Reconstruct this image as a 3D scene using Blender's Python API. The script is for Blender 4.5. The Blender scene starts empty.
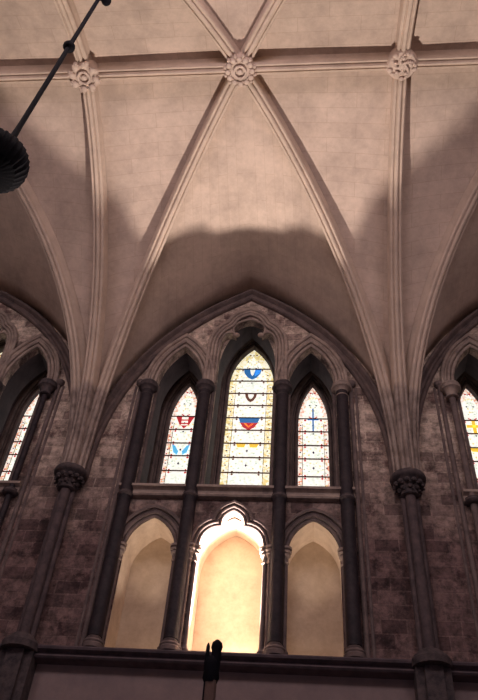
import bpy, bmesh, math, random
from mathutils import Vector, Matrix
from mathutils.geometry import tessellate_polygon
random.seed(7)
SC = bpy.context.scene
COL = SC.collection
PI = math.pi

# ------------------------------------------------------------------ camera
cam_d = bpy.data.cameras.new('camera')
cam = bpy.data.objects.new('camera', cam_d)
COL.objects.link(cam)
cam_d.sensor_fit = 'VERTICAL'
cam_d.sensor_height = 36.0
cam_d.sensor_width = 24.58
cam_d.lens = 36.0 * 707.3 / 700.0
cam_d.clip_start = 0.05
RR = Vector((0.99576338, 0.06310811, 0.06687794))
FF = Vector((-0.09194752, 0.6910568, 0.71692828)).normalized()
UU = RR.cross(FF).normalized()
RR = FF.cross(UU).normalized()
cam.matrix_world = Matrix(((RR.x, UU.x, -FF.x, 1.0067), (RR.y, UU.y, -FF.y, -8.7254),
                           (RR.z, UU.z, -FF.z, 0.0), (0, 0, 0, 1)))
SC.camera = cam

# ------------------------------------------------------------------ view + world
SC.view_settings.view_transform = 'Standard'
SC.view_settings.look = 'None'
SC.view_settings.gamma = 1.0
SC.view_settings.use_curve_mapping = False
SC.view_settings.exposure = 0.0
w = bpy.data.worlds.new('world'); SC.world = w; w.use_nodes = True
bg = w.node_tree.nodes['Background']
bg.inputs[0].default_value = (0.80, 0.72, 0.95, 1)
bg.inputs[1].default_value = 0.35

# ------------------------------------------------------------------ lights
def light(name, kind, loc, energy, color, target=None, **kw):
    d = bpy.data.lights.new(name, kind); d.energy = energy; d.color = color
    for k, v in kw.items(): setattr(d, k, v)
    o = bpy.data.objects.new(name, d); COL.objects.link(o); o.location = loc
    if target is not None:
        o.rotation_euler = (Vector(target) - Vector(loc)).to_track_quat('-Z', 'Y').to_euler()
    return o
# floodlight standing in the middle niche, aimed up at the vault
light('flood_lamp', 'SPOT', (0.0, 0.45, 3.80), 2900, (1.0, 0.87, 0.77), (0.0, -6.0, 9.8),
      spot_size=math.radians(98), spot_blend=0.7, shadow_soft_size=0.04)
light('niche_glow_fill', 'POINT', (0.18, 0.27, 3.64), 18, (1.0, 0.88, 0.70), shadow_soft_size=0.10)  # extra fill added for the glow low in the middle niche
for lx, tx in ((-0.95, -1.22), (1.02, 1.18)):  # added fills standing in for light passing through from the middle niche
    light('side_niche_fill', 'SPOT', (lx, 0.10, 3.66), 75, (1.0, 0.82, 0.66), (tx, 0.16, 5.4),
          spot_size=math.radians(58), spot_blend=1.0, shadow_soft_size=0.05)
    light('niche_glow_fill', 'POINT', (lx, 0.42, 3.66), .6, (1.0, 0.74, 0.38), shadow_soft_size=0.06)
# added tinted fill from the opposite side, no window is built there
for wx in (-5.0, 0.0, 5.0):
    light('opposite_fill_light', 'AREA', (wx, -8.30, 9.0), 172, (0.97, 0.84, 0.90), (wx, 0, 5.5),
          shape='RECTANGLE', size=2.2, size_y=2.6)

# ------------------------------------------------------------------ materials
def srgb(r, g, b):
    f = lambda c: (c/255/12.92) if c/255 <= .04045 else ((c/255+.055)/1.055)**2.4
    return (f(r), f(g), f(b), 1)
def newmat(name):
    m = bpy.data.materials.new(name); m.use_nodes = True
    nt = m.node_tree; b = nt.nodes['Principled BSDF']
    return m, nt, nt.nodes, nt.links, b
def mixrgb(nt, mode, fac, a, b):
    n = nt.nodes.new('ShaderNodeMix'); n.data_type = 'RGBA'; n.blend_type = mode
    for sock, v in ((n.inputs[0], fac), (n.inputs[6], a), (n.inputs[7], b)):
        if hasattr(v, 'is_output'): nt.links.new(v, sock)
        else: sock.default_value = v
    return n.outputs[2]
def noise(nt, vec, scale, detail=5, rough=.6):
    n = nt.nodes.new('ShaderNodeTexNoise'); n.inputs['Scale'].default_value = scale
    n.inputs['Detail'].default_value = detail; n.inputs['Roughness'].default_value = rough
    if vec is not None: nt.links.new(vec, n.inputs['Vector'])
    return n.outputs[0]
def ramp(nt, fac, stops):
    n = nt.nodes.new('ShaderNodeValToRGB'); e = n.color_ramp.elements
    e[0].position, e[0].color = stops[0]; e[1].position, e[1].color = stops[-1]
    for p, c in stops[1:-1]:
        x = e.new(p); x.color = c
    nt.links.new(fac, n.inputs[0]); return n.outputs[0]
def bump(nt, b, h, strength=.4, dist=.02):
    n = nt.nodes.new('ShaderNodeBump'); n.inputs['Strength'].default_value = strength
    n.inputs['Distance'].default_value = dist
    nt.links.new(h, n.inputs['Height']); nt.links.new(n.outputs[0], b.inputs['Normal'])
G = lambda v: (v, v, v, 1)

def wall_coords(nt):
    tc = nt.nodes.new('ShaderNodeTexCoord'); s = nt.nodes.new('ShaderNodeSeparateXYZ')
    nt.links.new(tc.outputs['Object'], s.inputs[0])
    a = nt.nodes.new('ShaderNodeMath'); a.operation = 'ADD'
    nt.links.new(s.outputs[0], a.inputs[0]); nt.links.new(s.outputs[1], a.inputs[1])
    c = nt.nodes.new('ShaderNodeCombineXYZ')
    nt.links.new(a.outputs[0], c.inputs[0]); nt.links.new(s.outputs[2], c.inputs[1])
    return tc.outputs['Object'], c.outputs[0], s.outputs[2]
def brick(nt, vec, bw, rh, c1, c2, mc, mortar=.006, bias=0.0, offset=.5):
    n = nt.nodes.new('ShaderNodeTexBrick')
    n.inputs['Scale'].default_value = 1; n.inputs['Brick Width'].default_value = bw
    n.inputs['Row Height'].default_value = rh; n.inputs['Mortar Size'].default_value = mortar
    n.inputs['Mortar Smooth'].default_value = .4; n.inputs['Bias'].default_value = bias
    n.inputs['Color1'].default_value = c1; n.inputs['Color2'].default_value = c2
    n.inputs['Mortar'].default_value = mc; n.offset = offset
    nt.links.new(vec, n.inputs['Vector']); return n

def ashlar():
    m, nt, N, L, b = newmat('weathered_ashlar')
    obj, uv, z = wall_coords(nt)
    wob = N.new('ShaderNodeVectorMath'); wob.operation = 'ADD'
    nz = N.new('ShaderNodeTexNoise'); nz.inputs['Scale'].default_value = 3; L.new(uv, nz.inputs['Vector'])
    sc = N.new('ShaderNodeVectorMath'); sc.operation = 'SCALE'; sc.inputs['Scale'].default_value = .03
    L.new(nz.outputs[1], sc.inputs[0]); L.new(uv, wob.inputs[0]); L.new(sc.outputs[0], wob.inputs[1])
    b1 = brick(nt, wob.outputs[0], .33, .19, srgb(206,184,168), srgb(170,148,138), srgb(206,186,170), .010)
    b2 = brick(nt, wob.outputs[0], .33, .19, srgb(255,255,255), srgb(190,182,184), srgb(250,250,250), .010, -.35)
    c = mixrgb(nt, 'MULTIPLY', 1.0, b1.outputs[0], b2.outputs[0])
    pale = ramp(nt, noise(nt, uv, 1.6, 7, .75), [(.52, G(0)), (.60, G(1))])
    c = mixrgb(nt, 'MIX', pale, c, mixrgb(nt, 'MULTIPLY', 1.0, c, srgb(160,145,150)))
    d = ramp(nt, noise(nt, obj, 6, 9, .8), [(.40, G(.40)), (.60, G(1.35))])
    c = mixrgb(nt, 'MULTIPLY', 1.0, c, d)
    # the lower courses are older, dirtier stone
    mr = N.new('ShaderNodeMapRange'); mr.inputs[1].default_value = 5.2; mr.inputs[2].default_value = 7.4
    nn = N.new('ShaderNodeMath'); nn.operation = 'MULTIPLY_ADD'; nn.inputs[1].default_value = 1.6
    L.new(noise(nt, obj, 1.6, 5), nn.inputs[0]); L.new(z, nn.inputs[2])
    zz = N.new('ShaderNodeMath'); zz.operation = 'SUBTRACT'; zz.inputs[1].default_value = .8
    L.new(nn.outputs[0], zz.inputs[0]); L.new(zz.outputs[0], mr.inputs[0])
    c = mixrgb(nt, 'MIX', mr.outputs[0], mixrgb(nt, 'MULTIPLY', 1.0, c, srgb(150,134,142)), c)
    L.new(c, b.inputs['Base Color']); b.inputs['Roughness'].default_value = .92
    h = mixrgb(nt, 'MULTIPLY', 1.0, ramp(nt, b1.outputs[1], [(0, G(1)), (1, G(.2))]), noise(nt, obj, 14, 6, .7))
    bump(nt, b, h, .7, .03)
    return m
def vault_web():
    m, nt, N, L, b = newmat('vault_stone_courses')
    uvn = N.new('ShaderNodeUVMap'); uvn.uv_map = 'courses'
    tc = N.new('ShaderNodeTexCoord')
    b1 = brick(nt, uvn.outputs[0], .95, .26, srgb(196,174,160), srgb(191,169,155), srgb(180,158,143), .005)
    n1 = ramp(nt, noise(nt, tc.outputs['Object'], 1.3, 8, .7), [(.32, G(.72)), (.62, G(1.08))])
    c = mixrgb(nt, 'MULTIPLY', .9, b1.outputs[0], n1)
    n2 = ramp(nt, noise(nt, tc.outputs['Object'], 9, 6, .7), [(.3, G(.86)), (.7, G(1.06))])
    c = mixrgb(nt, 'MULTIPLY', .8, c, n2)
    L.new(c, b.inputs['Base Color']); b.inputs['Roughness'].default_value = .95
    bump(nt, b, ramp(nt, b1.outputs[1], [(0, G(1)), (1, G(.3))]), .25, .015)
    return m
def plain(name, c1, c2, scale=4, rough=.9, bs=.3, bd=.01, spec=.5):
    m, nt, N, L, b = newmat(name)
    tc = N.new('ShaderNodeTexCoord')
    n1 = noise(nt, tc.outputs['Object'], scale, 7, .7)
    L.new(ramp(nt, n1, [(.32, c1), (.68, c2)]), b.inputs['Base Color'])
    b.inputs['Roughness'].default_value = rough
    b.inputs['Specular IOR Level'].default_value = spec
    bump(nt, b, noise(nt, tc.outputs['Object'], scale*5, 5), bs, bd)
    return m
M = {}
M['ashlar'] = ashlar()
M['web'] = vault_web()
def rib_stone():
    m = plain('dressed_rib_stone', srgb(176,156,142), srgb(202,180,164), 3); nt = m.node_tree; N, L = nt.nodes, nt.links
    b = N['Principled BSDF']; src = b.inputs['Base Color'].links[0].from_socket
    tc = N.new('ShaderNodeTexCoord'); sp = N.new('ShaderNodeSeparateXYZ'); L.new(tc.outputs['Object'], sp.inputs[0])
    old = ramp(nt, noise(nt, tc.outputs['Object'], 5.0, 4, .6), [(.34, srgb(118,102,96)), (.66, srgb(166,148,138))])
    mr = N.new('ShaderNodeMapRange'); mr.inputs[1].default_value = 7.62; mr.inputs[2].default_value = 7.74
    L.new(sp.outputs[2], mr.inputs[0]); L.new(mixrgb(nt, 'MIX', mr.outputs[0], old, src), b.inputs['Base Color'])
    return m
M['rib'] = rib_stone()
M['boss'] = plain('carved_boss_stone', srgb(176,154,142), srgb(206,184,170), 3)
M['mould'] = plain('moulded_stone', srgb(116,100,95), srgb(172,152,140), 5, bs=.5)
M['jamb'] = plain('jamb_stone', srgb(80,68,68), srgb(122,104,100), 5, bs=.5)
M['shaftstone'] = plain('dark_shaft_stone', srgb(56,46,50), srgb(96,80,80), 7, bs=.5)
M['marble'] = plain('dark_polished_marble', srgb(26,22,28), srgb(60,50,54), 6, rough=.6, bs=.4, spec=.2)
M['carved'] = plain('soot_dark_carved_stone', srgb(44,38,42), srgb(92,78,78), 9, bs=.6)
M['lime'] = plain('lime_plaster', srgb(196,174,154), srgb(224,204,184), 5, bs=.2)
M['shaded'] = plain('recess_shade_stone', srgb(52,44,50), srgb(82,70,74), 4, bs=.5)  # dark tone paints the deep shade of the window recess into the stone
M['niche'] = plain('niche_back_plaster', srgb(182,160,138), srgb(208,188,164), 5, bs=.2)
M['render'] = plain('lower_wall_plaster', srgb(122,104,104), srgb(142,122,118), 3)
M['ledge'] = plain('ledge_stone', srgb(66,56,62), srgb(96,80,84), 6, bs=.5)
M['iron'] = plain('black_iron', srgb(12,11,17), srgb(20,18,26), 20, rough=.8, spec=.1)
M['wood'] = plain('brown_oak', srgb(74,50,44), srgb(104,74,62), 8, rough=.6)
M['lead'] = plain('window_iron', srgb(120,66,52), srgb(88,50,44), 20, rough=.7)
M['paving'] = plain('stone_paving', srgb(120,104,92), srgb(150,132,118), 2, rough=.7)

def glass(name, col, strength, second=None, scale=18, lo=.5, hi=.62):
    """daylight glowing through coloured glass"""
    m, nt, N, L, b = newmat(name)
    tc = N.new('ShaderNodeTexCoord')
    v = N.new('ShaderNodeTexVoronoi'); v.inputs['Scale'].default_value = scale
    L.new(tc.outputs['Object'], v.inputs['Vector'])
    sp = N.new('ShaderNodeSeparateColor'); L.new(v.outputs['Color'], sp.inputs[0])
    c = ramp(nt, sp.outputs[0], [(lo, col), (hi, second or col)])
    L.new(c, b.inputs['Base Color']); b.inputs['Roughness'].default_value = .2
    L.new(c, b.inputs['Emission Color']); b.inputs['Emission Strength'].default_value = strength
    return m
M['g_white'] = glass('pale_grisaille_glass', srgb(248,246,236), 1.02, srgb(214,222,206), 30, .45, .9)
M['g_border'] = glass('straw_border_glass', srgb(250,244,222), .98, srgb(222,200,130), 30, .32, .8)
M['g_border2'] = glass('rose_border_glass', srgb(248,240,228), .98, srgb(222,150,120), 30, .45, .85)
M['g_red'] = glass('ruby_glass', srgb(185,50,58), .8)
M['g_blue'] = glass('blue_glass', srgb(50,110,170), .8)
M['g_sky'] = glass('light_blue_glass', srgb(90,180,225), .95)
M['g_yellow'] = glass('amber_glass', srgb(235,190,70), .95)
M['g_tan'] = glass('tan_glass', srgb(226,200,140), .9, srgb(190,205,190), 12, .5, .6)
M['g_brown'] = glass('brown_stained_glass', srgb(120,80,66), .5)
M['g_dark'] = glass('deep_glass', srgb(70,60,90), .5)

# ------------------------------------------------------------------ mesh helpers
def obj(name, bm, mat, parent=None, smooth=True, angle=35):
    me = bpy.data.meshes.new(name)
    bmesh.ops.recalc_face_normals(bm, faces=bm.faces[:])
    bm.to_mesh(me); bm.free()
    for mm in (mat if isinstance(mat, (list, tuple)) else [mat]): me.materials.append(mm)
    if smooth:
        for p in me.polygons: p.use_smooth = True
        me.set_sharp_from_angle(angle=math.radians(angle))
    o = bpy.data.objects.new(name, me); COL.objects.link(o)
    if parent: o.parent = parent
    return o
def tag(o, label, cat, group=None):
    o['label'] = label; o['category'] = cat
    if group: o['group'] = group
    return o
def empty(name, loc, label=None, cat=None, group=None):
    o = bpy.data.objects.new(name, None); COL.objects.link(o); o.location = loc
    o.empty_display_size = .2
    if label: tag(o, label, cat, group)
    return o
def struct(o):
    o['kind'] = 'structure'; return o
def copy_tree(o, parent=None):
    c = o.copy(); COL.objects.link(c); c.parent = parent
    for ch in [x for x in bpy.data.objects if x.parent == o]: copy_tree(ch, c)
    return c

def sweep(bm, pts, prof, side, closed=True, caps=True):
    """sweep a profile [(s, d)] along pts; s along 'side', d along tangent x side"""
    pts = [Vector(p) for p in pts]; side = Vector(side).normalized(); n = len(pts)
    seg = []
    for i in range(n-1):
        t = (pts[i+1]-pts[i]).normalized(); seg.append(t.cross(side).normalized())
    rings = []
    for i in range(n):
        if i == 0: nn = seg[0]
        elif i == n-1: nn = seg[-1]
        else:
            a = seg[i-1]+seg[i]; a.normalize(); nn = a / max(.4, a.dot(seg[i]))
        rings.append([bm.verts.new(pts[i]+side*s+nn*d) for s, d in prof])
    k = len(prof)
    for i in range(n-1):
        for j in range(k if closed else k-1):
            j2 = (j+1) % k
            try: bm.faces.new((rings[i][j], rings[i][j2], rings[i+1][j2], rings[i+1][j]))
            except ValueError: pass
    if closed and caps:
        bm.faces.new(rings[0]); bm.faces.new(rings[-1])
def roll(s, d, r, n=8):
    return [(s+r*math.cos(2*PI*i/n), d+r*math.sin(2*PI*i/n)) for i in range(n)]
def box(bm, c, h):
    m = Matrix.Translation(c) @ Matrix.Diagonal((2*h[0], 2*h[1], 2*h[2], 1))
    bmesh.ops.create_cube(bm, size=1, matrix=m)
def ball(bm, c, r, sub=2):
    if not hasattr(r, '__len__'): r = (r, r, r)
    bmesh.ops.create_icosphere(bm, subdivisions=sub, radius=1, matrix=Matrix.Translation(c) @ Matrix.Diagonal((r[0], r[1], r[2], 1)))
def lathe(bm, c, prof, n=20, lobes=0, amp=0):
    """prof = [(r, z)] about the vertical through c"""
    rings = []
    for r, z in prof:
        ring = []
        for i in range(n):
            a = 2*PI*i/n; rr = r*(1+amp*math.cos(lobes*a)) if lobes else r
            ring.append(bm.verts.new((c[0]+rr*math.cos(a), c[1]+rr*math.sin(a), c[2]+z)))
        rings.append(ring)
    for i in range(len(prof)-1):
        for j in range(n):
            bm.faces.new((rings[i][j], rings[i][(j+1) % n], rings[i+1][(j+1) % n], rings[i+1][j]))
    bm.faces.new(rings[0]); bm.faces.new(rings[-1])
def pointed(cx, hw, zs, za, n=14, z0=None):
    """outline of a pointed arch: left foot, apex, right foot (x, z)"""
    h = za-zs; R = (h*h+hw*hw)/(2*hw); th = math.atan2(h, R-hw)
    L_ = [(cx-hw+R-R*math.cos(th*i/n), zs+R*math.sin(th*i/n)) for i in range(n+1)]
    out = L_ + [(2*cx-x, z) for x, z in reversed(L_[:-1])]
    if z0 is not None: out = [(cx-hw, z0)] + out + [(cx+hw, z0)]
    return out
def bez(a, c, b, n=7):
    return [((1-t)**2*a[0]+2*t*(1-t)*c[0]+t*t*b[0], (1-t)**2*a[1]+2*t*(1-t)*c[1]+t*t*b[1]) for t in [i/n for i in range(n+1)]]
def trefoil(cx, hw, zs, cusp, ctrl1, top, za, z0=None):
    """half: foot (hw,zs) -> side lobe -> cusp point -> pointed top lobe"""
    h = bez((-hw, zs), ctrl1, cusp) + bez(cusp, top, (0, za))[1:]
    out = [(cx+x, z) for x, z in h] + [(cx-x, z) for x, z in reversed(h[:-1])]
    if z0 is not None: out = [(cx-hw, z0)] + out + [(cx+hw, z0)]
    return out
def slab(bm, outer, holes, y0, y1, mi=0, hole_mi=None):
    polys = [[Vector((x, z, 0)) for x, z in outer]] + [[Vector((x, z, 0)) for x, z in h] for h in holes]
    tris = tessellate_polygon(polys)
    flat = [v for p in polys for v in p]
    f = [bm.verts.new((v.x, y0, v.y)) for v in flat]; bk = [bm.verts.new((v.x, y1, v.y)) for v in flat]
    for t in tris:
        try:
            bm.faces.new([f[i] for i in t]).material_index = mi
            bm.faces.new([bk[i] for i in reversed(t)]).material_index = mi
        except ValueError: pass
    k = 0
    for pi, p in enumerate(polys):
        n = len(p)
        for i in range(n):
            a, b_ = k+i, k+(i+1) % n
            fc = bm.faces.new((f[a], f[b_], bk[b_], bk[a]))
            fc.material_index = mi if (pi == 0 or hole_mi is None) else hole_mi[pi-1]
        k += n
def prism(bm, poly, y0, y1):
    slab(bm, poly, [], y0, y1)

# ------------------------------------------------------------------ dimensions
W = 5.0; HX = 2.5; YR = -4.21; ZR = 11.18; ZSP = 6.24; YS = -.15; ZF = -1.6; YB = 2*YR
BAYS = (-1, 0, 1)
XE = 7.5
FZ0 = 6.45; FZA = 10.50          # wall arch: stilted spring and apex
def wshift(b, s): return b*W + b*s

# ------------------------------------------------------------------ structure: floor, walls
bm = bmesh.new(); box(bm, (0, -4.6, ZF-.1), (XE, 6.2, .1)); struct(obj('floor', bm, M['paving'], smooth=False))

def upper_holes(b, grow=0, cshape='tre', sh=0, ztop=0):
    c = b*W + b*sh; hs = []
    for s in (-1, 1):
        hs.append(pointed(c+s*1.125, .40-grow, 8.15, 9.12-grow*.5+ztop, z0=6.09))
    return hs
def centre_trefoil(c):
    return trefoil(c, .50, 8.98, (-.235, 9.44), (-.50, 9.64), (-.38, 9.74), 9.84, z0=6.09)
bm = bmesh.new()
front, fmi = [], []
mid, mmi = [], []
for b in BAYS:
    c = b*W
    front += upper_holes(b) + [centre_trefoil(c)]; fmi += [0, 0, 0]
    mid += upper_holes(b) + [pointed(c, .50, 8.75, 10.0, z0=6.09)]; mmi += [0, 0, 0]
    for s in (-1, 1):
        h = pointed(c+s*1.14, .355, 5.02, 5.56, z0=3.58); front.append(h); fmi.append(1)
        h = pointed(c+s*1.14, .375, 5.02, 5.60, z0=3.58); mid.append(h); mmi.append(1)
    front.append(trefoil(c, .46, 5.06, (-.17, 5.44), (-.45, 5.42), (-.19, 5.62), 5.70, z0=3.58)); fmi.append(1)
    mid.append(pointed(c, .48, 4.98, 5.66, z0=3.58)); mmi.append(1)
outer = [(-XE, 3.44), (XE, 3.44), (XE, 11.6), (-XE, 11.6)]
slab(bm, outer, front, 0, .14, 0, fmi)
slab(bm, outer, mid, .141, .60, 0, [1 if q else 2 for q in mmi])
# deep window embrasures behind the arcade
outer2 = [(-XE, 6.121), (XE, 6.121), (XE, 11.6), (-XE, 11.6)]
emb, win = [], []
WIN = {}
for b in BAYS:
    c = b*W + b*.08; cw = b*W + b*.14
    for s in (-1, 1):
        emb.append(pointed(c+s*1.14, .385, 8.20, 9.36, z0=6.30))
        win.append(pointed(cw+s*1.165, .262, 8.25, 9.15, z0=6.42))
    emb.append(pointed(c, .53, 9.05, 10.36, z0=6.30))
    win.append(pointed(cw+.01, .415, 9.20, 10.16, z0=6.42))
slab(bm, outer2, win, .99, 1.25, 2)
slab(bm, [(-XE, 6.0), (XE, 6.0), (XE, 6.12), (-XE, 6.12)], [], .601, .989)
struct(obj('wall_north', bm, [M['ashlar'], M['lime'], M['shaded']], smooth=False))
bm = bmesh.new(); slab(bm, [(-XE, 3.44), (XE, 3.44), (XE, 6.119), (-XE, 6.119)], [], .602, .95)
struct(obj('wall_niche_back', bm, M['niche'], smooth=False))
bm = bmesh.new(); slab(bm, [(-XE, ZF), (XE, ZF), (XE, 3.439), (-XE, 3.439)], [], 0, .9)
struct(obj('wall_lower_north', bm, M['render'], smooth=False))
# opposite wall: open arcade below, plain above (behind and over the viewer)
bm = bmesh.new()
holes = [pointed(b*W, 1.95, 1.2, 3.9, z0=ZF+.01) for b in BAYS]
slab(bm, [(-XE, ZF), (XE, ZF), (XE, 11.6), (-XE, 11.6)], holes, YB-.75, YB-.001)
struct(obj('wall_south', bm, M['ashlar'], smooth=False))
# end walls closing the last bays
for s, nm in ((-1, 'wall_west'), (1, 'wall_east')):
    bm = bmesh.new(); box(bm, (s*(XE+.15), YB/2+.1, 5.0), (.149, 5.4, 6.6)); struct(obj(nm, bm, M['ashlar'], smooth=False))

# ------------------------------------------------------------------ vault curves
def arc_pts(w, h, n, st=0.0, off=0.0):
    """(run, rise) from the springing to the crown; off pushes outward"""
    hh = h-st; R = (hh*hh+w*w)/(2*w); th = math.atan2(hh, R-w); out = []
    if st > 0: out = [(-off, st*i/4) for i in range(4)]
    for i in range(n+1):
        a = th*i/n; out.append((R-(R+off)*math.cos(a), st+(R+off)*math.sin(a)))
    return out
def rib_curve(p0, p1, n=22, off=0.0, z1=ZR, z0=ZSP):
    p0 = Vector((p0[0], p0[1])); p1 = Vector((p1[0], p1[1])); Lr = (p1-p0).length
    res = []
    for r, h in arc_pts(Lr, z1-z0, n, 0, off):
        xy = p0+(p1-p0)*(r/Lr); res.append(Vector((xy.x, xy.y, z0+h)))
    if off:                                   # end exactly over the crown
        res[-1] = Vector((p1.x, p1.y, z1+off))
    return res
def formeret(cx, y, hw, off=0.0, n=22):
    res = []
    for r, h in arc_pts(hw, FZA-ZSP, n, FZ0-ZSP, off): res.append(Vector((cx-hw+r, y, ZSP+h)))
    res[-1] = Vector((cx, y, FZA+off)); return res
def resample(pts, n):
    L = [0]
    for i in range(1, len(pts)): L.append(L[-1]+(pts[i]-pts[i-1]).length)
    out = []
    for k in range(n+1):
        t = L[-1]*k/n; i = 0
        while i < len(L)-2 and L[i+1] < t: i += 1
        f = (t-L[i])/max(1e-9, L[i+1]-L[i]); out.append(pts[i].lerp(pts[i+1], min(1, f)))
    return out, L[-1]
OFF = .09
bm = bmesh.new(); uvl = bm.loops.layers.uv.new('courses')
def web(A, B, axis, na=26, nb=8, bulge=.05):
    A, la = resample(A, na); B, lb = resample(B, na)
    grid = []; uvs = []
    for i in range(na+1):
        row, ur = [], []
        for j in range(nb+1):
            f = j/nb; p = A[i].lerp(B[i], f)
            p = p + Vector((0, 0, bulge*math.sin(PI*f)*math.sin(PI*min(1, i/na*1.0))))
            row.append(bm.verts.new(p)); ur.append((p[axis]+20, (la*.5+lb*.5)*i/na+2))
        grid.append(row); uvs.append(ur)
    for i in range(na):
        for j in range(nb):
            idx = ((i, j), (i, j+1), (i+1, j+1), (i+1, j))
            try: f_ = bm.faces.new([grid[a][c] for a, c in idx])
            except ValueError: continue
            for l, (a, c) in zip(f_.loops, idx): l[uvl].uv = uvs[a][c]
def mirx(pts, cx): return [Vector((2*cx-p.x, p.y, p.z)) for p in pts]
def miry(pts): return [Vector((p.x, 2*YR-p.y, p.z)) for p in pts]
for b in BAYS:
    c = b*W
    D = rib_curve((c-HX+.03, YS), (c, YR), off=OFF)
    T = rib_curve((c-HX, YS-.05), (c-HX, YR), off=OFF)
    Fm = formeret(c, -.001, HX, OFF)
    D[0] = Vector((c-HX, -.04, ZSP)); T[0] = Vector((c-HX, -.05, ZSP)); Fm[0] = Vector((c-HX, -.001, ZSP))
    for fx in (0, 1):
        for fy in (0, 1):
            g = lambda P: (lambda Q: miry(Q) if fy else Q)(mirx(P, c) if fx else P)
            web(g(Fm), g(D), 1); web(g(D), g(T), 0)
bmesh.ops.remove_doubles(bm, verts=bm.verts[:], dist=.004)
vault = obj('ceiling_vault', bm, M['web'], angle=25); struct(vault)
so = vault.modifiers.new('thick', 'SOLIDIFY'); so.thickness = .12; so.offset = 1.0
# decide the outward side after recalculation: roof masonry lies above the webs
import statistics
if statistics.mean([p.normal.z for p in vault.data.polygons]) < 0: so.offset = -1.0
bm = bmesh.new(); box(bm, (0, YB/2, 11.95), (XE, 5.4, .1)); struct(obj('ceiling', bm, M['ashlar'], smooth=False))

# ------------------------------------------------------------------ vault ribs
RIB = [(-.125, OFF+.02), (-.125, .065), (-.105, .03), (-.098, -.045), (-.110, -.065), (-.110, -.095), (-.090, -.120), (-.062, -.120),
       (-.052, -.098), (-.040, -.098), (-.033, -.130), (-.014, -.146)]
RIB = [(s*.9, d) for s, d in RIB]
RIB = RIB + [(-s, d) for s, d in reversed(RIB)]
RIDGE = [(s*.95, d*1.35 if d < 0 else d) for s, d in RIB]
def flip(pr): return [(s, d) for s, d in pr]
def rib_obj(name, pts, side, prof, label, group):
    bm = bmesh.new(); sweep(bm, pts, prof, side)
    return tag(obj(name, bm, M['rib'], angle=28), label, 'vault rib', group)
def full_arch(p0, p1, mid, n=24):
    A = rib_curve(p0, mid, n); B = rib_curve(p1, mid, n)
    return A + list(reversed(B[:-1]))
def side_of(p0, p1):
    t = Vector((p1[0]-p0[0], p1[1]-p0[1], 0)).normalized(); return Vector((0, 0, 1)).cross(t)
YT = 2*YR-YS
tl = {-1.5: 'moulded transverse rib at the far left end of the vault',
      -.5: 'moulded cross rib rising from left wall shaft to the open flower boss',
      .5: 'moulded cross rib rising straight from right wall shaft to the foliage boss',
      1.5: 'moulded transverse rib at the far right end of the vault'}
for k, lab in tl.items():
    x = k*W; p0, p1 = (x, YS-.10), (x, YT+.10)
    if abs(k) > 1: x2 = x-math.copysign(.13, k); p0, p1 = (x2, YS-.10), (x2, YT+.10); x = x2
    rib_obj('transverse_rib', full_arch(p0, p1, (x, YR)), side_of(p0, p1), RIB, lab, 'transverse ribs of the vault')
dl = {(-1, 0): 'diagonal rib of the left bay springing from its far left shaft',
      (-1, 1): 'diagonal rib sweeping from the left wall shaft up past the dark hanging lamp',
      (0, 0): 'diagonal rib from left wall shaft through the central round boss to upper right',
      (0, 1): 'diagonal rib from right wall shaft through the central round boss to upper left',
      (1, 0): 'diagonal rib curving from right wall shaft to the right edge of the picture',
      (1, 1): 'diagonal rib of the right bay springing from its far right shaft'}
for (b, d), lab in dl.items():
    c = b*W; s = -1 if d == 0 else 1
    p0, p1 = (c+s*(HX-.07), YS+.01), (c-s*(HX-.07), YT-.01)
    rib_obj('diagonal_rib', full_arch(p0, p1, (c, YR)), side_of(p0, p1), RIB, lab, 'diagonal ribs of the vault')
rl = {-1: 'ridge rib running left from the open flower boss', 0: 'ridge rib across the middle bay between the flower and foliage bosses',
      1: 'ridge rib running right from the foliage boss'}
for b in BAYS:
    pts = [(b*W-HX+W*i/20, YR, ZR) for i in range(21)]
    rib_obj('ridge_rib', pts, (0, 1, 0), [(s, d) for s, d in RIDGE], rl[b], 'ridge ribs of the vault')
# wall ribs (formerets)
WR = [(.02, .0), (-.06, .0), (-.085, .02), (-.085, .05), (-.06, .07), (-.045, .085), (-.05, .12), (-.10, .135), (-.13, .155), (-.135, .185), (-.11, .21), (-.07, .215), (.02, .22)]
fl = {-1: 'pointed wall arch moulding over the left bay windows', 0: 'large pointed wall arch moulding over the three middle windows',
      1: 'pointed wall arch moulding over the right bay windows'}
for b in BAYS:
    c = b*W; A = [p for p in formeret(c, -.0, HX-.13, -.10)]
    full = A + [Vector((2*c-p.x, p.y, p.z)) for p in reversed(A[:-1])]
    bm = bmesh.new(); sweep(bm, full, WR, (0, 1, 0))
    tag(obj('wall_rib', bm, M['jamb'], angle=28), fl[b], 'wall arch', 'wall ribs over the windows')

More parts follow.
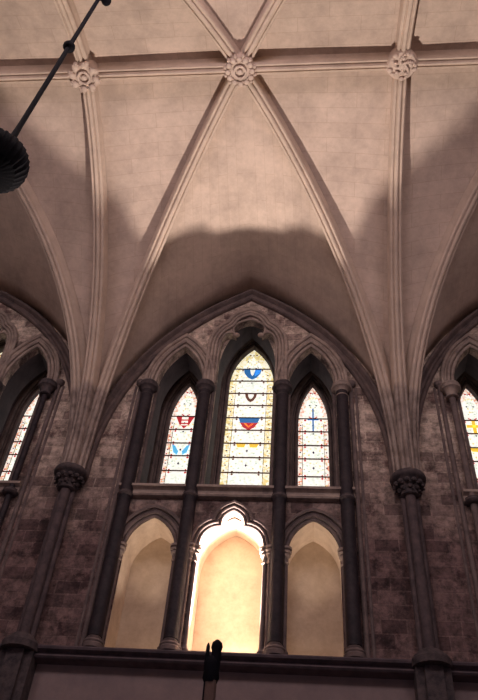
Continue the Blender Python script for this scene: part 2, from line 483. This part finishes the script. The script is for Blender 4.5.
# ------------------------------------------------------------------ bosses
def boss(x, kind, label):
    e = empty('vault_boss', (x, YR, ZR-.205), label, 'boss', 'carved bosses on the ridge')
    bm = bmesh.new()
    lathe(bm, (0, 0, 0), [(.10, .30), (.22, .28), (.255, .10), (.255, .04), (.22, -.01), (.10, -.02)], 32)
    obj('boss_disc', bm, M['boss'], e)
    bm = bmesh.new()
    if kind == 'flower':
        for k in range(8):
            a = 2*PI*k/8+.2
            for q, (rr, s, z) in enumerate(((.205, .062, -.03), (.245, .045, -.01))):
                aa = a+(.16 if q else 0)
                ball(bm, (rr*math.cos(aa), rr*math.sin(aa), z), (s, s, .04))
            for t in range(5):
                aa = a+t*.14; r2 = .26-.02*t
                ball(bm, (r2*math.cos(aa), r2*math.sin(aa), -.045+.008*t), .022, 1)
    elif kind == 'wreath':
        for k in range(12):
            a = 2*PI*k/12
            ball(bm, (.205*math.cos(a), .205*math.sin(a), -.02), (.05, .05, .035))
            ball(bm, (.255*math.cos(a+.26), .255*math.sin(a+.26), .02), (.035, .035, .05))
            ball(bm, (.17*math.cos(a+.26), .17*math.sin(a+.26), -.035), .018, 1)
    else:
        for k in range(5):
            a = 2*PI*k/5+.3
            for t in range(7):
                r2 = .07+.023*t; aa = a+.16*t
                ball(bm, (r2*math.cos(aa), r2*math.sin(aa), -.04+.004*t), (.032, .032, .03), 1)
            ball(bm, (.21*math.cos(a), .21*math.sin(a), -.02), (.05, .04, .035))
            ball(bm, (.13*math.cos(a-.5), .13*math.sin(a-.5), -.045), (.035, .03, .03))
    obj('carved_petals' if kind == 'flower' else 'carved_leaves', bm, M['boss'], e, angle=60)
    bm = bmesh.new()
    R_ = .10 if kind != 'foliage' else .05
    ring = [(R_*math.cos(2*PI*i/24), R_*math.sin(2*PI*i/24), -.045) for i in range(25)]
    for i in range(24):
        a, b_ = Vector(ring[i]), Vector(ring[i+1]); sweep(bm, [a, b_], roll(0, 0, .02, 6), (0, 0, 1), caps=False)
    ball(bm, (0, 0, -.035), (.05, .05, .03))
    obj('centre_knob', bm, M['boss'], e, angle=60)
    e.scale = (.93, .93, .93)
    return e
boss(-HX, 'flower', 'open flower boss with eight curled petals, left on the ridge')
boss(0, 'wreath', 'round boss with ringed centre and leafy wreath where diagonals cross')
boss(HX, 'foliage', 'boss of tangled foliage at top of the right cross rib')

# ------------------------------------------------------------------ wall shafts with foliate capitals
def wall_shaft(x, label):
    e = empty('wall_shaft', (x, -.12, 3.60), label, 'wall shaft', 'wall shafts carrying the vault')
    bm = bmesh.new()
    for dx, dy, r in ((0, -.06, .072), (-.088, .0, .042), (.088, .0, .042)):
        lathe(bm, (dx, dy, 0), [(r, -.02), (r, 2.32)], 18)
    obj('shaft', bm, M['shaftstone'], e)
    bm = bmesh.new()
    lathe(bm, (0, -.03, 2.28), [(.12, 0), (.14, .02), (.12, .045), (.12, .10), (.145, .17), (.20, .23), (.225, .255), (.25, .27), (.26, .31), (.245, .35), (.21, .375), (.14, .385)], 28)
    for tier, (rr, z, s, k) in enumerate(((.135, .12, .038, 8), (.19, .20, .042, 12))):
        for i in range(k):
            a = 2*PI*i/k+tier*.3
            ball(bm, (rr*math.cos(a), -.03+rr*math.sin(a)*.95, 2.28+z), (s, s, s*.95), 2)
            ball(bm, ((rr+.02)*math.cos(a+.2), -.03+(rr+.02)*math.sin(a+.2)*.95, 2.28+z-.05), s*.5, 1)
    obj('foliate_capital', bm, M['carved'], e, angle=60)
    bm = bmesh.new()
    lathe(bm, (0, -.06, 0), [(.23, -.10), (.235, -.02), (.21, .02), (.17, .035), (.155, .07), (.14, .085)], 24)
    obj('base', bm, M['carved'], e)
    bm = bmesh.new()
    box(bm, (0, .0, -2.71), (.205, .118, 2.60)); box(bm, (0, -.08, -2.71), (.105, .10, 2.60))
    obj('lower_pilaster', bm, M['carved'], e, smooth=False)
    return e
for x, lab in ((-HX, 'engaged stone shaft with dark leafy capital, left of the middle windows'),
               (HX, 'engaged stone shaft with dark leafy capital, right of the middle windows')):
    wall_shaft(x, lab)

# ------------------------------------------------------------------ ledge and string courses
LEDGE = [(.02, .02), (-.10, .015), (-.20, -.01), (-.215, -.03), (-.205, -.055), (-.165, -.065), (-.135, -.08), (-.145, -.10), (-.17, -.11), (-.18, -.13), (-.16, -.15), (-.10, -.16), (.02, -.17)]
bm = bmesh.new(); sweep(bm, [(-XE, 0, 3.595), (XE, 0, 3.595)], LEDGE, (0, 1, 0))
tag(obj('wall_ledge', bm, M['ledge'], angle=30), 'long dark moulded stone ledge running below the lit niches', 'ledge')
STR = [(.02, .0), (-.10, -.01), (-.135, -.035), (-.135, -.075), (-.10, -.09), (-.07, -.11), (-.065, -.14), (-.085, -.155), (-.095, -.18), (-.08, -.205), (-.03, -.215), (.02, -.22)]
for b, nm in zip(BAYS, ('left', 'middle', 'right')):
    bm = bmesh.new(); sweep(bm, [(b*W-1.74, 0, 6.10), (b*W+1.74, 0, 6.10)], STR, (0, 1, 0))
    tag(obj('sill_course', bm, M['mould'], angle=30), 'moulded stone sill course under the %s bay windows' % nm, 'sill', 'sill courses under the windows')

# ------------------------------------------------------------------ arcade mouldings and shafts
def xz(pts, y): return [(x, y, z) for x, z in pts]
def arch_moulding(name, path, y, prof_rolls, mat, label, cat, group, extra=None):
    bm = bmesh.new()
    for s, d, r in prof_rolls: sweep(bm, xz(path, y), roll(s, d, r), (0, 1, 0))
    if extra: extra(bm)
    return tag(obj(name, bm, mat, angle=50), label, cat, group)
BN = {-1: 'left bay', 0: 'middle bay', 1: 'right bay'}
SN = {-1: 'left', 1: 'right'}
for b in BAYS:
    c = b*W
    # upper arcade
    for s in (-1, 1):
        cx = c+s*1.125
        path = pointed(cx, .40, 8.22, 9.12, z0=8.10)
        if b == 0:
            lab = 'moulded pointed arch over the narrow %s window of the middle three' % SN[s]
        else:
            lab = 'moulded pointed arch over the %s window of the %s' % (SN[s], BN[b])
        arch_moulding('window_arch', path, 0, [(-.02, .02, .032), (-.045, .085, .03), (-.03, .14, .026), (-.06, .185, .034)], M['mould'], lab, 'arch', 'moulded arches over the windows')
    cen = trefoil(c, .50, 8.98, (-.235, 9.44), (-.50, 9.64), (-.38, 9.74), 9.84)
    outp = [(c-.60, 8.10), (c-.60, 9.0)] + [(c+x, z) for x, z in bez((-.60, 9.05), (-.60, 9.50), (-.34, 9.66))] + [(c+x, z) for x, z in bez((-.30, 9.72), (-.24, 9.93), (0, 10.00), 6)]
    outp = outp + [(2*c-x, z) for x, z in reversed(outp[:-1])]
    def ex(bm, cen=cen, c=c):
        full = [(c-.50, 8.10)] + [p for p in cen if p[1] > 8.2] + [(c+.50, 8.10)]
        sweep(bm, xz(full, 0), roll(-.01, .02, .02), (0, 1, 0))
        for s in (-1, 1): ball(bm, (c+s*.225, -.02, 9.42), (.065, .05, .05))
    arch_moulding('window_arch', outp, 0, [(-.035, -.025, .028), (-.045, .03, .028), (-.06, .09, .036)], M['mould'],
                  'tall cusped trefoil arch over the central window of the %s' % BN[b], 'arch', 'moulded arches over the windows', ex)
    # window embrasure rolls
    ce = c + b*.08
    for cx, hw, zs, za, who in ((ce-1.14, .385, 8.20, 9.36, 'left'), (ce, .53, 9.05, 10.36, 'central'), (ce+1.14, .385, 8.20, 9.36, 'right')):
        bm = bmesh.new()
        hw2 = .262 if hw < .5 else .415
        cw = c + b*.14 + (0.01 if hw > .5 else (-1.165 if cx < ce else 1.165))
        path2 = pointed(cw, hw2+.03, 8.25 if hw < .5 else 9.20, 9.20 if hw < .5 else 10.20, z0=6.44)
        for s_, d_, r_ in ((.0, .0, .03), (-.02, .055, .022), (-.06, .10, .034), (-.02, .15, .028)): sweep(bm, xz(path2, .985), roll(s_, d_, r_), (0, 1, 0))
        tag(obj('embrasure_moulding', bm, M['jamb'], angle=50), 'deep moulded stone frame around the %s stained window of the %s' % (who, BN[b]), 'window frame', 'moulded frames around the windows')
    # niche arches
    for s in (-1, 1):
        path = pointed(c+s*1.14, .355, 5.08, 5.56)
        arch_moulding('niche_arch', path, 0, [(-.02, .012, .026), (-.045, .06, .026), (-.03, .105, .02), (-.065, .145, .03)], M['jamb'],
                      'dark pointed arch moulding over the %s lit niche of the %s' % (SN[s], BN[b]), 'arch', 'arch mouldings of the niches')
    cen = trefoil(c, .46, 5.08, (-.17, 5.44), (-.45, 5.42), (-.19, 5.62), 5.70)
    arch_moulding('niche_arch', cen, 0, [(-.02, .010, .022), (-.045, .05, .022), (-.06, .105, .028)], M['jamb'],
                  'cusped trefoil arch moulding over the brightest niche of the %s' % BN[b], 'arch', 'arch mouldings of the niches')

# tall dark shafts of the arcade
def arcade_shaft(x, b, pos, pale=False):
    rs = .096 if b == 0 else (.048 if abs(pos) == 2 else .09)
    e = empty('arcade_shaft', (x, -.085, 3.595), label_for(b, pos), 'column', 'tall dark shafts of the window arcade')
    bm = bmesh.new(); lathe(bm, (0, 0, 0), [(rs, .16), (rs, 4.36)], 20); obj('shaft', bm, M['jamb'] if (b == 1 and pos == -2) else M['marble'], e)
    bm = bmesh.new(); lathe(bm, (0, 0, 4.25), [(.082, 0), (.10, .012), (.10, .03), (.085, .045), (.09, .10), (.125, .155), (.155, .17), (.165, .19), (.165, .215), (.145, .235), (.155, .25), (.15, .275), (.10, .28)], 24)
    obj('capital', bm, M['mould'] if pale else M['carved'], e)
    bm = bmesh.new(); lathe(bm, (0, 0, 2.24), [(.08, 0), (.105, .015), (.12, .045), (.105, .075), (.11, .09), (.08, .11)], 20); obj('annulet', bm, M['carved'], e)
    bm = bmesh.new(); lathe(bm, (0, 0, 0), [(.13, -.0), (.135, .05), (.12, .065), (.13, .085), (.115, .11), (.095, .12), (.10, .14), (.08, .16)], 20); obj('base', bm, M['jamb'], e)
    return e
def label_for(b, pos):
    w_ = {-2: 'outer left', -1: 'inner left', 1: 'inner right', 2: 'outer right'}[pos]
    near = {-2: 'at the left edge of the window group', -1: 'between the left and central windows', 1: 'between the central and right windows', 2: 'at the right edge of the window group'}[pos]
    return 'tall dark marble shaft with ring, %s, %s' % (near, BN[b])
SL = {}
for b in BAYS:
    c = b*W
    for pos, x in ((-2, -1.62), (-1, -.65), (1, .65), (2, 1.62)):
        arcade_shaft(c+x, b, pos, pale=(pos == 2 and b == 0) or (pos == -2 and b == 1))
        # slender colonnettes either side of every niche, carrying its arch
    for k, (x, y, who) in enumerate(((-1.535, -.03, 'left side of the left niche'), (-.765, -.03, 'right side of the left niche'),
                          (-.545, -.05, 'outer left side of the central niche'), (-.475, -.015, 'inner left edge of the central niche'),
                          (.545, -.05, 'outer right side of the central niche'), (.475, -.015, 'inner right edge of the central niche'),
                          (.765, -.03, 'left side of the right niche'), (1.535, -.03, 'right side of the right niche'))):
        e = empty('niche_colonnette', (c+x, y, 3.595), 'slender colonnette on the %s, %s' % (who, BN[b]), 'column', 'slender colonnettes of the niches')
        r = .026
        bm = bmesh.new(); lathe(bm, (0, 0, 0), [(r, .13), (r, 1.34)], 12); obj('shaft', bm, M['jamb'], e)
        bm = bmesh.new(); lathe(bm, (0, 0, 1.26), [(r, 0), (.04, .012), (.04, .03), (.03, .045), (.036, .09), (.06, .12), (.06, .14), (.05, .15), (.072, .165), (.075, .19), (.05, .205), (.078, .22), (.078, .25), (.04, .255)], 16); obj('capital', bm, M['mould'], e)
        bm = bmesh.new(); lathe(bm, (0, 0, 0), [(.055, 0), (.058, .03), (.045, .05), (.05, .075), (.035, .1), (r, .14)], 14); obj('base', bm, M['jamb'], e)
    # outer vertical rolls framing the group
    for s in (-1, 1):
        bm = bmesh.new()
        lathe(bm, (c+s*1.775, -.02, 3.595), [(.036, 0), (.036, 4.54)], 12)
        lathe(bm, (c+s*1.86, -.0, 3.595), [(.022, 0), (.022, 4.54)], 10)
        lathe(bm, (c+s*1.785, -.02, 8.13), [(.04, 0), (.075, .04), (.08, .10), (.05, .115)], 14)
        tag(obj('edge_roll', bm, M['jamb']), 'chipped vertical stone roll at %s edge of the %s arcade' % (SN[s], BN[b].replace(' bay', '-bay')), 'moulding', 'edge rolls of the arcade')
    # inner jamb rolls of the window tier, rising from the sill course
    for k, (x, y, who) in enumerate(((-1.50, .02, 'left side of left window'), (-.75, .02, 'right side of left window'), (-.52, .0, 'left side of central window'),
                                     (.52, .0, 'right side of central window'), (.75, .02, 'left side of right window'), (1.50, .02, 'right side of right window'))):
        bm = bmesh.new(); lathe(bm, (c+x, y, 6.09), [(.045, 0), (.03, .08), (.03, 1.94), (.055, 2.02), (.055, 2.06)], 12)
        tag(obj('jamb_roll', bm, M['jamb']), 'thin stone jamb roll on %s, %s' % (who, BN[b]), 'moulding', 'jamb rolls of the windows')

# ------------------------------------------------------------------ stained glass
def ztop_at(out, x):
    return max(z for px, z in out) if 0 else None
def diamond(bm, x, z, r, y0=-.006, k=1.0):
    prism(bm, [(x-r*k, z), (x, z-r), (x+r*k, z), (x, z+r)], y0, -.001)
NWIN = [0]
def window(cx, hw, zs, za, bars, label, border, motifs, zb=6.42, yg=1.08):
    NWIN[0] += 1
    e = empty('window_%d' % NWIN[0], (cx, yg, zb)); e['kind'] = 'structure'; e['label'] = label
    rel = lambda P: [(x-cx, z-zb) for x, z in P]
    o = rel(pointed(cx, hw+.01, zs, za+.012, z0=zb-.01)); i = rel(pointed(cx, hw*.70, zs, za-hw*.50, z0=zb+.01))
    bm = bmesh.new(); slab(bm, o, [], .002, .010); obj('glass', bm, M['g_white'], e, smooth=False)
    bm = bmesh.new(); slab(bm, o, [i], -.003, .001); obj('border_glass', bm, M[border], e, smooth=False)
    def width(z):
        if z <= zs: return hw
        h = za-zs; R = (h*h+hw*hw)/(2*hw); return max(.02, hw-R+math.sqrt(max(0, R*R-(z-zs)**2)))
    for z in bars:
        bm = bmesh.new(); wd = width(z); box(bm, (0, -.014, z-zb), (wd+.01, .008, .0095)); obj('saddle_bar', bm, M['lead'], e, smooth=False)
    # small painted lozenges in the field and at the bar ends
    bmr, bmd = bmesh.new(), bmesh.new()
    zz = [zb] + sorted(bars) + [za-.12]
    for a in range(len(zz)-1):
        z0, z1 = zz[a], zz[a+1]; m_ = (z0+z1)/2
        wd = width(z1)
        for s in (-1, 1):
            diamond(bmr, s*wd*.55, z1-zb-.03, .024); diamond(bmr, s*wd*.55, z0-zb+.03, .018)
            diamond(bmd, s*wd*.86, m_-zb, .018); diamond(bmr, s*wd*.9, z0-zb+.05, .017)
        if (a % 2 == 0 or a < 2): diamond(bmd, 0, m_-zb, .030, k=.7)
        else: diamond(bmd, 0, z1-zb-.04, .018)
    bmy = bmesh.new()
    for a in range(len(zz)-1):
        z0, z1 = zz[a], zz[a+1]; wd = width(z1)
        for fx, fz, r in ((.30, .30, .022), (.42, .62, .020), (.18, .78, .016), (.60, .42, .022), (.78, .22, .020), (.80, .75, .022)):
            for s in (-1, 1): diamond(bmy, s*wd*fx, z0-zb+(z1-z0)*fz, r, y0=-.005)
    obj('amber_lozenges', bmy, M['g_tan'], e, smooth=False)
    bml = bmesh.new()
    for s in (-1, 1): box(bml, (s*hw*.71, -.006, (zs-zb)/2), (.0045, .004, (zs-zb)/2))
    obj('border_lead', bml, M['lead'], e, smooth=False)
    obj('red_lozenges', bmr, M['g_brown'] if border == 'g_border' else M['g_red'], e, smooth=False)
    obj('dark_lozenges', bmd, M['g_dark'], e, smooth=False)
    for nm, mat, poly in motifs:
        bm = bmesh.new(); prism(bm, [(x, z-zb) for x, z in poly], -.010 if mat != 'g_white' else -.012, -.002); obj(nm, bm, M[mat], e, smooth=False)
    return e
def shield(cx, z1, hw, h):      # top edge at z1
    return [(cx-hw, z1), (cx+hw, z1), (cx+hw*.92, z1-h*.35), (cx+hw*.5, z1-h*.8), (cx, z1-h), (cx-hw*.5, z1-h*.8), (cx-hw*.92, z1-h*.35)]
cbars = [9.62, 9.30, 8.98, 8.68, 8.38, 8.09, 7.79, 7.48, 7.16]
sbars = [8.40, 8.09, 7.78, 7.50, 7.18]
rbars = [8.37, 8.07, 7.76, 7.47, 7.10]
cm = [('blue_shield', 'g_blue', shield(0, 9.61, .17, .26)), ('white_charge', 'g_white', [(-.05, 9.605), (.05, 9.605), (.03, 9.50), (0, 9.44), (-.03, 9.50)]), ('light_blue_half', 'g_sky', [(.055, 9.60), (.16, 9.60), (.13, 9.50), (.05, 9.43), (.04, 9.5)]),
      ('brown_shield', 'g_brown', shield(0, 8.97, .11, .20)), ('white_charge', 'g_white', shield(0, 8.96, .055, .12)),
      ('blue_shield', 'g_blue', [(-.19, 8.37), (.19, 8.37), (.16, 8.27), (-.16, 8.27)]),
      ('red_shield', 'g_red', [(-.16, 8.265), (.16, 8.265), (.10, 8.16), (0, 8.10), (-.10, 8.16)]),
      ('yellow_chevron', 'g_yellow', [(-.09, 8.25), (-.05, 8.25), (0, 8.19), (.05, 8.25), (.09, 8.25), (0, 8.15)]),
      ('yellow_band', 'g_yellow', [(-.20, 7.78), (-.03, 7.78), (-.05, 7.71), (-.17, 7.71)]), ('yellow_band', 'g_yellow', [(.03, 7.78), (.20, 7.78), (.17, 7.71), (.05, 7.71)])]
lm = [('red_shield', 'g_red', [(-.165, 8.39), (-.06, 8.39), (-.06, 8.20), (-.09, 8.21)]), ('red_shield', 'g_red', [(.165, 8.39), (.06, 8.39), (.06, 8.20), (.09, 8.21)]),
      ('red_point', 'g_red', [(-.06, 8.19), (.06, 8.19), (0, 8.12)]),
      ('red_stripe', 'g_red', [(-.06, 8.33), (.06, 8.33), (.06, 8.305), (-.06, 8.305)]), ('red_stripe', 'g_red', [(-.06, 8.25), (.06, 8.25), (.06, 8.225), (-.06, 8.225)]),
      ('blue_wing', 'g_sky', [(-.16, 7.76), (-.10, 7.72), (-.03, 7.60), (-.05, 7.53), (-.12, 7.58)]), ('blue_wing', 'g_sky', [(.16, 7.76), (.10, 7.72), (.03, 7.60), (.05, 7.53), (.12, 7.58)])]
rm = [('blue_cross_stem', 'g_blue', [(-.014, 8.62), (.014, 8.62), (.014, 8.08), (-.014, 8.08)]), ('blue_cross_arm', 'g_blue', [(-.10, 8.375), (.10, 8.375), (.10, 8.345), (-.10, 8.345)])]
xm = [('gold_cross_stem', 'g_yellow', [(-.03, 8.36), (.03, 8.36), (.03, 8.08), (-.03, 8.08)]), ('gold_cross_arm', 'g_yellow', [(-.13, 8.27), (.13, 8.27), (.13, 8.21), (-.13, 8.21)]),
      ('gold_band', 'g_yellow', [(-.16, 7.76), (.16, 7.76), (.12, 7.68), (-.12, 7.68)])]
ym = [('blue_shield', 'g_sky', shield(0, 8.05, .10, .16)), ('blue_patch', 'g_sky', shield(.02, 7.45, .07, .14))]
for b in BAYS:
    cw = b*W + b*.14
    lmot = lm if b == 0 else (xm if b == 1 else rm); rmot = rm if b == 0 else (ym if b == -1 else lm)
    window(cw-1.165, .262, 8.25, 9.15, sbars if b < 1 else rbars, 'narrow stained lancet with %s, left of three in the %s' % ({0: 'red shield and blue wings', 1: 'gold cross', -1: 'blue cross'}[b], BN[b]), 'g_border2', lmot)
    window(cw+.01, .415, 9.20, 10.16, cbars, 'tall central stained lancet with shields in the %s' % BN[b], 'g_border', cm)
    window(cw+1.165, .262, 8.25, 9.15, rbars, 'narrow stained lancet with %s, right of three in the %s' % ({0: 'thin blue cross', 1: 'red shield', -1: 'pale blue patches'}[b], BN[b]), 'g_border2', rmot)

# ------------------------------------------------------------------ hanging chandelier
e = empty('chandelier', (-1.49, -6.0, 5.03), 'dark round chandelier with scalloped rim hanging from a long iron rod', 'chandelier')
bm = bmesh.new()
lathe(bm, (0, 0, 0), [(.10, -.19), (.21, -.15), (.26, -.06), (.27, 0), (.26, .07), (.21, .15), (.10, .20), (.05, .25)], 96, lobes=32, amp=.03)
obj('lamp_body', bm, M['iron'], e)
bm = bmesh.new(); lathe(bm, (.035, 0, .16), [(.085, 0), (.045, .10), (.030, .22), (.024, .45), (.022, 6.15)], 14); obj('rod', bm, M['iron'], e)
bm = bmesh.new(); ball(bm, (.035, 0, 2.38), (.065, .065, .065)); obj('rod_knob', bm, M['iron'], e)
bm = bmesh.new(); ball(bm, (.145, 0, 3.79), (.06, .06, .08)); ball(bm, (.07, 0, 3.88), (.06, .03, .03)); obj('pulley', bm, M['iron'], e)
bm = bmesh.new(); lathe(bm, (.03, 0, -.75), [(.010, 0), (.010, .62)], 8); obj('lower_chain', bm, M['iron'], e)

# ------------------------------------------------------------------ carved post in front
e = empty('finial_post', (.405, -4.0, ZF), 'dark carved two-pronged finial on a brown wooden post before the ledge', 'post')
bm = bmesh.new(); box(bm, (0, 0, 1.70), (.034, .034, 1.70)); bmesh.ops.bevel(bm, geom=bm.edges[:], offset=.008, segments=2, affect='EDGES'); obj('post', bm, M['wood'], e)
bm = bmesh.new(); box(bm, (-.04, .0, 1.7), (.006, .02, 1.69)); obj('side_batten', bm, M['iron'], e, smooth=False)
bm = bmesh.new()
lathe(bm, (-.005, 0, 3.38), [(.04, 0), (.052, .03), (.048, .07), (.052, .11), (.046, .15), (.03, .17)], 12, lobes=4, amp=.06)
lathe(bm, (.018, 0, 3.50), [(.030, 0), (.036, .05), (.032, .09), (.040, .115), (.034, .145), (.012, .165)], 12)
lathe(bm, (-.042, 0, 3.50), [(.018, 0), (.014, .08), (.013, .12), (.004, .145)], 10)
obj('finial', bm, M['iron'], e, angle=50)
bm = bmesh.new(); box(bm, (0, 0, .04), (.12, .12, .04)); obj('foot', bm, M['wood'], e, smooth=False)
